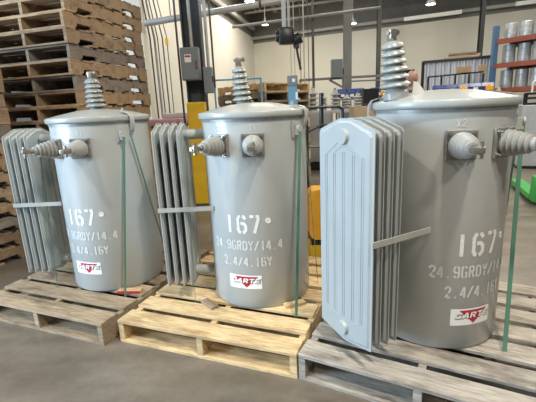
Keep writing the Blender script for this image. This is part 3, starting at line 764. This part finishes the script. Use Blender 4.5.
# ------------------------------------------------------------------ man
def man(x, y, yaw):
    t = thing('person', 'bald person in dark navy shirt standing behind the nearest transformer', 'person', (x, y, 0), yaw)
    def skin(name, pts, edges, rad, m, sub=2):
        me = bpy.data.meshes.new(name); me.from_pydata(pts, edges, []); o = bpy.data.objects.new(name, me); C.objects.link(o); o.parent = t
        me.materials.append(m)
        md = o.modifiers.new('Skin', 'SKIN'); md.use_smooth_shade = True
        for v, r_ in zip(me.skin_vertices[0].data, rad): v.radius = (r_[0], r_[1]) if isinstance(r_, tuple) else (r_, r_)
        me.skin_vertices[0].data[0].use_root = True
        s = o.modifiers.new('Subdivision', 'SUBSURF'); s.levels = sub; s.render_levels = sub
        return o
    P = [(0, 0, .95), (0, 0, 1.12), (0, .0, 1.32), (0, .01, 1.44), (0, 0, 1.52), (0, -.005, 1.60),   # pelvis spine neck
         (.10, 0, .90), (.11, 0, .48), (.11, .03, .09), (.11, -.13, .045), (-.10, 0, .90), (-.11, 0, .48), (-.11, .03, .09), (-.11, -.13, .045),
         (.19, .01, 1.40), (.24, .02, 1.13), (.23, -.14, .93), (.22, -.20, .88), (-.19, .01, 1.40), (-.24, .02, 1.13), (-.23, -.14, .93), (-.22, -.20, .88)]
    E = [(0, 1), (1, 2), (2, 3), (3, 4), (4, 5), (0, 6), (6, 7), (7, 8), (8, 9), (0, 10), (10, 11), (11, 12), (12, 13), (3, 14), (14, 15), (15, 16), (16, 17), (3, 18), (18, 19), (19, 20), (20, 21)]
    rd = [(.15, .11), (.15, .11), (.17, .11), (.13, .08), .055, .05, .09, .062, .045, .04, .09, .062, .045, .04, .06, .045, .033, .032, .06, .045, .033, .032]
    b = skin('body', P, E, rd, SKIN)
    # shirt and trousers as slightly larger continuous skins
    skin('shirt', [P[0], P[1], P[2], P[3], P[14], P[15], P[18], P[19], (0, 0, 1.475)], [(0, 1), (1, 2), (2, 3), (3, 4), (4, 5), (3, 6), (6, 7), (3, 8)], [(.165, .125), (.165, .125), (.185, .125), (.145, .092), .075, .06, .075, .06, .07], SHIRT)
    skin('trousers', [P[0], P[6], P[7], (.11, .02, .12), P[10], P[11], (-.11, .02, .12)], [(0, 1), (1, 2), (2, 3), (0, 4), (4, 5), (5, 6)], [(.165, .12), .105, .078, .065, .105, .078, .065], TROU)
    bm = bmesh.new(); q = bmesh.ops.create_uvsphere(bm, u_segments=28, v_segments=20, radius=1)
    for v in bm.verts:
        x_, y_, z_ = v.co
        jaw = max(0, -z_); v.co = Vector((x_ * (.078 - .022 * jaw), y_ * (.098 - .022 * jaw) + (-.012 * jaw), z_ * .118))
        if y_ < -.85 and abs(x_) < .2 and -.3 < z_ < .12: v.co.y -= .022
    bmesh.ops.translate(bm, vec=(0, -.01, 1.638), verts=bm.verts); h = obj('head', bm, SKIN, t, smooth=True, sharp=80)
    for s in (-1, 1):
        bm = bmesh.new(); bmesh.ops.create_uvsphere(bm, u_segments=10, v_segments=8, radius=1)
        for v in bm.verts: v.co = Vector((v.co.x * .012 + s * .078, v.co.y * .018, v.co.z * .032 + 1.630))
        obj('ear', bm, SKIN, h, smooth=True)
        bm = bmesh.new(); bmesh.ops.create_uvsphere(bm, u_segments=10, v_segments=8, radius=1)
        for v in bm.verts: v.co = Vector((v.co.x * .012 + s * .030, v.co.y * .008 - .098, v.co.z * .007 + 1.645))
        obj('eye', bm, LABK, h, smooth=True)
        # hand with palm, four fingers and thumb
        hx, hy, hz = s * .22, -.215, .865
        pts = [(hx, hy + .015, hz + .01), (hx, hy - .035, hz - .01)]; ed = [(0, 1)]; ra = [(.03, .022), (.034, .018)]
        for k in range(4):
            fx = hx + (k - 1.5) * .020; l = (.055, .065, .060, .048)[k]; i0 = len(pts)
            pts += [(fx, hy - .05, hz - .014), (fx, hy - .05 - l * .55, hz - .025), (fx, hy - .05 - l * .8, hz - .05)]; ed += [(1, i0), (i0, i0 + 1), (i0 + 1, i0 + 2)]; ra += [.0095, .0085, .0075]
        i0 = len(pts); pts += [(hx - s * .035, hy - .01, hz - .015), (hx - s * .05, hy - .045, hz - .025)]; ed += [(0, i0), (i0, i0 + 1)]; ra += [.011, .009]
        skin('hand', pts, ed, ra, SKIN, 1)
        bm = bmesh.new(); box(bm, (s * .11, -.05, .04), (.10, .27, .078), .025); obj('shoe', bm, BLACK, t, smooth=True)
    bm = bmesh.new(); box(bm, (0, -.104, 1.575), (.042, .006, .008), .002); obj('mouth', bm, mat('lip', (.35, .13, .11), .5), h)
man(2.27, 6.0, R(-65))
bm = bmesh.new(); box(bm, (0, 0, .17), (.36, .12, .36), .01); 
t = thing('dark_monitor', 'dark panel on a post behind the bald person', 'panel', (2.52, 7.2, 0))
obj('panel_screen', bx((0, 0, 1.78), (.46, .06, .18), .008), BLACK, t); obj('post', bx((0, 0.02, .85), (.05, .05, 1.70)), DMET, t); obj('foot', bx((0, 0, .01), (.3, .3, .02)), DMET, t)

# ------------------------------------------------------------------ strip-fronted cage
t = thing('strip_curtain_cage', 'dark-framed cage closed by silvery vertical strips, left of the blue rack post', 'cage')
a = Vector((4.03, 10.0, 0)); b = Vector((5.42, 9.35, 0)); ux = (b - a).normalized(); ny = Vector((ux.y, -ux.x, 0))
bm = bmesh.new(); n = 46
pr = None
for k in range(n + 1):
    p = a.lerp(b, k / n) + ny * (.022 * (-1) ** k + .012 * math.sin(k * 1.9))
    v = (bm.verts.new((p.x, p.y, .25)), bm.verts.new((p.x, p.y, 2.22)))
    w = (bm.verts.new((p.x - ny.x * .008, p.y - ny.y * .008, .25)), bm.verts.new((p.x - ny.x * .008, p.y - ny.y * .008, 2.22)))
    if pr:
        bm.faces.new((pr[0][0], v[0], v[1], pr[0][1])); bm.faces.new((pr[1][0], pr[1][1], w[1], w[0]))
        bm.faces.new((pr[0][1], v[1], w[1], pr[1][1])); bm.faces.new((pr[0][0], pr[1][0], w[0], v[0]))
    pr = (v, w)
obj('strip_curtain', bm, mat('strip_silver', (.52, .55, .60), .45, metal=.0, var=.25, scale=9, stretch=(6, 6, .4)), t)
bm = bmesh.new()
beam(bm, a + Vector((0, 0, 2.25)), b + Vector((0, 0, 2.25)), .06, .05)
beam(bm, a + Vector((0, 0, .22)), b + Vector((0, 0, .22)), .06, .05)
for p in (a, b): beam(bm, (p.x, p.y, .0), (p.x, p.y, 2.25), .05, .05)
c2 = a - ny * 1.0; d2 = b - ny * 1.0
for p in (c2, d2): beam(bm, (p.x, p.y, .0), (p.x, p.y, 2.25), .05, .05)
beam(bm, c2 + Vector((0, 0, 2.25)), d2 + Vector((0, 0, 2.25)), .05, .05); beam(bm, a + Vector((0, 0, 2.25)), c2 + Vector((0, 0, 2.25)), .05, .05); beam(bm, b + Vector((0, 0, 2.25)), d2 + Vector((0, 0, 2.25)), .05, .05)
obj('frame', bm, BLACK, t)
bm = bmesh.new(); m_ = (a + b + c2 + d2) / 4; prism(bm, [(a.x, a.y), (b.x, b.y), (d2.x, d2.y), (c2.x, c2.y)], 2.276, 2.29, 'z'); obj('top_panel', bm, DMET, t)
# guard rail in front with bins and yellow parts
p0 = Vector((3.72, 8.9, 0)); p1 = Vector((4.80, 8.62, 0))
bm = bmesh.new()
beam(bm, p0 + Vector((0, 0, 1.83)), p1 + Vector((0, 0, 1.87)), .035, .03)
for k in range(5):
    p = p0.lerp(p1, k / 4); beam(bm, (p.x, p.y, 0), (p.x, p.y, 1.84), .03, .03)
tag(obj('guard_rail', bm, BLACK), 'thin black railing in front of the silvery strips', 'railing')
yawr = math.atan2(p1.y - p0.y, p1.x - p0.x)
bm = bmesh.new(); q0 = p0 + Vector((0, -.30, 0)); q1 = p1 + Vector((-.02, -.42, 0))
beam(bm, q0 + Vector((0, -.08, 1.45)), q1 + Vector((0, -.08, 1.45)), .50, .03)
for p in (q0 + Vector((.05, 0, 0)), q1 - Vector((.05, 0, 0))):
    for s in (-.1, .1): box(bm, (p.x, p.y + s, .72), (.03, .03, 1.44))
tag(obj('bin_shelf', bm, COLG), 'grey shelf with blue bins below the silvery strips', 'shelf')
grp = 'blue bins below the silvery strips'
for k in range(5):
    p = q0.lerp(q1, (k + .5) / 5); lab = 'blue parts bin below the silvery strips, ' + (words[k] + ' from the left' if k else 'leftmost')
    if k == 0:
        t0 = thing('parts_bin', lab, 'bin', (p.x, p.y, 1.4665), yawr, grp)
        bm = bmesh.new(); prism(bm, [(-.13, 0), (.13, 0), (.13, .16), (-.05, .16), (-.13, .09)], -.115, .115, 'x'); obj('bin_body', bm, BLUED, t0)
        obj('label_card', bx((0, -.134, .05), (.09, .004, .05)), LABW, t0)
    else: dup(t0, (p.x, p.y, 1.4665), yawr, lab, grp)
for k, (x, y, s) in enumerate([(4.18, 8.27, 'below the silvery strips'), (4.62, 8.09, 'beside the foot of the light blue rack post')]):
    bm = bmesh.new(); box(bm, (0, 0, .045), (.15, .05, .09), .015); box(bm, (-.02, 0, .10), (.07, .045, .04), .012)
    tag(obj('yellow_tool', bm, YELO, None, loc=(x, y - .07, 1.4665)), 'yellow tool ' + s, 'tool', 'yellow tools')
for k, (t_, s) in enumerate([(.58, 'leftmost'), (.70, 'middle'), (.98, 'rightmost')]):
    p = p0.lerp(p1, t_); o = obj('carton', bx((0, 0, .07), (.15, .12, .13), .004), CARD, None, loc=(p.x, p.y, 1.857 + .02 * t_ )); o.rotation_euler = (0, 0, yawr); tag(o, 'small brown carton on the black railing, %s of three' % s, 'box', 'cartons on the railing')
# loose boards on the cage
for k, (dz, m, dx, s) in enumerate([(0, W_BROWN, .0, 'lowest of the pile'), (.045, W_TAN, .06, 'in the middle of the pile'), (.09, W_GREY, .02, 'topmost of the pile')]):
    bm = bx((0, 0, .02), (.78 - .08 * k, .5, .040), .003); o = obj('loose_board', bm, m, None, loc=(4.98 + dx, 10.0, 2.292 + dz)); o.rotation_euler = (0, 0, R(-25)); tag(o, 'loose wood board on top of the silvery cage, ' + s, 'board', 'boards on the cage')

# ------------------------------------------------------------------ pallet rack with drums
t = thing('pallet_rack', 'tall rack with blue posts and orange-brown beams at the right edge', 'rack')
r0 = Vector((4.93, 8.5, 0)); rdir = Vector((.62, -.78, 0)).normalized(); rn = Vector((.78, .62, 0)).normalized()
r1 = r0 + rdir * 2.1
for p, nm in ((r0, 'a'), (r0 + rn * .95, 'b'), (r1, 'c'), (r1 + rn * .95, 'd')):
    o = obj('rack_post', bx((p.x, p.y, 1.38), (.10, .09, 2.76), .004), RKB if nm != 'a' else mat('rack_light_blue', (.07, .15, .27), .45, var=.1), t)
for z in (1.46, 1.96, 2.44):
    for p, q in ((r0, r1), (r0 + rn * .95, r1 + rn * .95)):
        bm = bmesh.new(); beam(bm, (p.x, p.y, z), (q.x, q.y, z), .06, .095); obj('rack_beam', bm, RKO, t)
    bm = bmesh.new(); e = rn * .95; prism(bm, [(r0.x, r0.y), (r1.x, r1.y), (r1.x + e.x, r1.y + e.y), (r0.x + e.x, r0.y + e.y)], z + .030, z + .046, 'z'); obj('shelf_deck', bm, DMET, t)
drum0 = None
wz = {1.506: 'lower shelf', 2.006: 'middle shelf', 2.486: 'top shelf'}
for z, hh in ((2.486, .30), (2.006, .37), (1.506, .36)):
    for k in range(7):
        p = r0 + rdir * (.20 + .277 * k) + rn * (.22 + .03 * (k % 2)); lab = 'galvanised drum on the %s of the rack, %s' % (wz[z], (words[k] + ' from the blue post') if k else 'closest to the blue post')
        if drum0 is None:
            drum0 = thing('metal_drum', lab, 'drum', (p.x, p.y, z), 0, 'drums on the rack')
            bm = bmesh.new(); lathe(bm, [(.118, 0), (.12, .005), (.12, .10), (.125, .105), (.12, .11), (.12, .20), (.125, .205), (.12, .21), (.12, .295), (.112, .30), (.10, .292), (0, .292)], 28); d = obj('drum_shell', bm, GALV, drum0, smooth=True)
            bm = bmesh.new(); lathe(bm, [(.018, .29), (.018, .306), (0, .306)], 10, Matrix.Translation((.05, -.03, 0))); obj('drum_cap', bm, DMET, drum0)
        else:
            o = dup(drum0, (p.x, p.y, z), .3 * k, lab, 'drums on the rack'); o.scale = (1, 1, hh / .30)
# white bent pipes and black fixture at far right
t = thing('grey_cabinet', 'pale grey cabinet standing in front of the drum rack at the right edge', 'cabinet', (5.12, 7.05, 0), R(-25))
obj('cabinet_body', bx((0, 0, .60), (.80, .45, 1.10), .01), GREYM, t); obj('cabinet_base', bx((0, 0, .025), (.76, .41, .05)), BLACK, t); obj('door_handle', bx((-.1, -.24, .8), (.03, .03, .14), .004), BLACK, t)
t = thing('pipe_rack', 'white bent pipes above a black frame, standing on the grey cabinet', 'fixture', (5.12, 7.05, 1.1505), R(-25))
for k, x in enumerate((-.16, .12)):
    bm = bmesh.new(); tube(bm, [(x - .08, 0, .20), (x - .08, 0, .38), (x - .04, 0, .43), (x + .04, 0, .43), (x + .08, 0, .37), (x + .07, 0, .20)], .017, 8); obj('bent_pipe', bm, WRAP, t, smooth=True)
bm = bmesh.new()
for z in (.02, .12, .20): beam(bm, (-.34, 0, z), (.34, 0, z), .20, .04)
for x in (-.33, 0, .33): beam(bm, (x, 0, 0), (x, 0, .21), .06, .06)
obj('black_frame', bm, BLACK, t)

# pallet jack
t = thing('pallet_jack', 'bright green pallet jack on the concrete at the right edge', 'pallet jack', (3.72, 5.06, 0), R(-112.5))
for y in (-.18, .18):
    bm = bmesh.new(); prism(bm, [(-.62, .03), (.62, .05), (.62, .115), (-.50, .105), (-.62, .06)], y - .075, y + .075, 'y'); obj('fork', bm, JGRN, t)
    bm = bmesh.new(); rod(bm, (-.45, y - .03, .035), (-.45, y + .03, .035), .034, 14); obj('wheel', bm, BLACK, t)
bm = bmesh.new(); box(bm, (.68, 0, .20), (.16, .50, .32), .02); obj('pump_housing', bm, JGRN, t, smooth=True)
bm = bmesh.new(); tube(bm, [(.74, 0, .30), (.86, 0, 1.12), (.88, -.09, 1.22), (.88, .09, 1.22), (.86, 0, 1.12)], .018, 10); obj('tow_handle', bm, BLACK, t, smooth=True)
for y in (-.09, .09):
    bm = bmesh.new(); rod(bm, (.70, y - .025, .085), (.70, y + .025, .085), .085, 18); obj('steer_wheel', bm, BLACK, t, smooth=True)

# ------------------------------------------------------------------ lights
def area(name, loc, target, sx, sy, power, col):
    l = bpy.data.lights.new(name, 'AREA'); l.shape = 'RECTANGLE'; l.size = sx; l.size_y = sy; l.energy = power; l.color = col
    o = bpy.data.objects.new(name, l); C.objects.link(o); o.location = loc
    o.rotation_euler = (Vector(target) - Vector(loc)).to_track_quat('-Z', 'Y').to_euler(); return o
area('dock_door_daylight', (-5.6, .5, 1.9), (.3, 1.7, .8), 2.4, 3.0, 560, (.56, .77, 1))
for (x, y, z, s_, pw) in [(-2.2, .2, 4.4, .22, 95), (.85, .35, 4.4, .18, 135), (2.0, -2.0, 4.6, .5, 135), (3.4, 3.0, 4.85, .6, 60), (1.2, 5.2, 4.85, .8, 70), (-3.2, 5.2, 4.85, .8, 40), (5.0, 5.2, 4.85, .8, 140), (2.0, 9.6, 4.85, 1.2, 165), (5.8, 8.6, 4.85, 1.2, 160), (.2, 12.2, 4.85, 1.2, 160), (-.9, 8.2, 4.85, .8, 70)]:  # overhead lamps; the one behind the camera is an added front fill
    area('high_bay_and_fill_light', (x, y, z), (x, y, 0), s_, s_, pw, (1, .94, .83))
w = bpy.data.worlds.new('World'); SC.world = w; w.use_nodes = True
w.node_tree.nodes['Background'].inputs[0].default_value = (.88, .93, 1, 1); w.node_tree.nodes['Background'].inputs[1].default_value = .17

# ------------------------------------------------------------------ camera
cam = bpy.data.cameras.new('Camera'); co = bpy.data.objects.new('Camera', cam); C.objects.link(co); SC.camera = co
cam.sensor_width = 36; cam.lens = 380.2 / 536 * 36; cam.clip_start = .05
p, r = R(13.47), R(-2.693)
F = Vector((0, math.cos(p), -math.sin(p))); U = Vector((0, math.sin(p), math.cos(p))); X = Vector((1, 0, 0))
X2 = X * math.cos(r) + U * math.sin(r); U2 = -X * math.sin(r) + U * math.cos(r)
co.matrix_world = Matrix.Translation((0, 0, 1.282)) @ Matrix((X2, U2, -F)).transposed().to_4x4()
SC.view_settings.view_transform = 'Standard'; SC.view_settings.look = 'None'; SC.view_settings.gamma = 1; SC.view_settings.exposure = .0
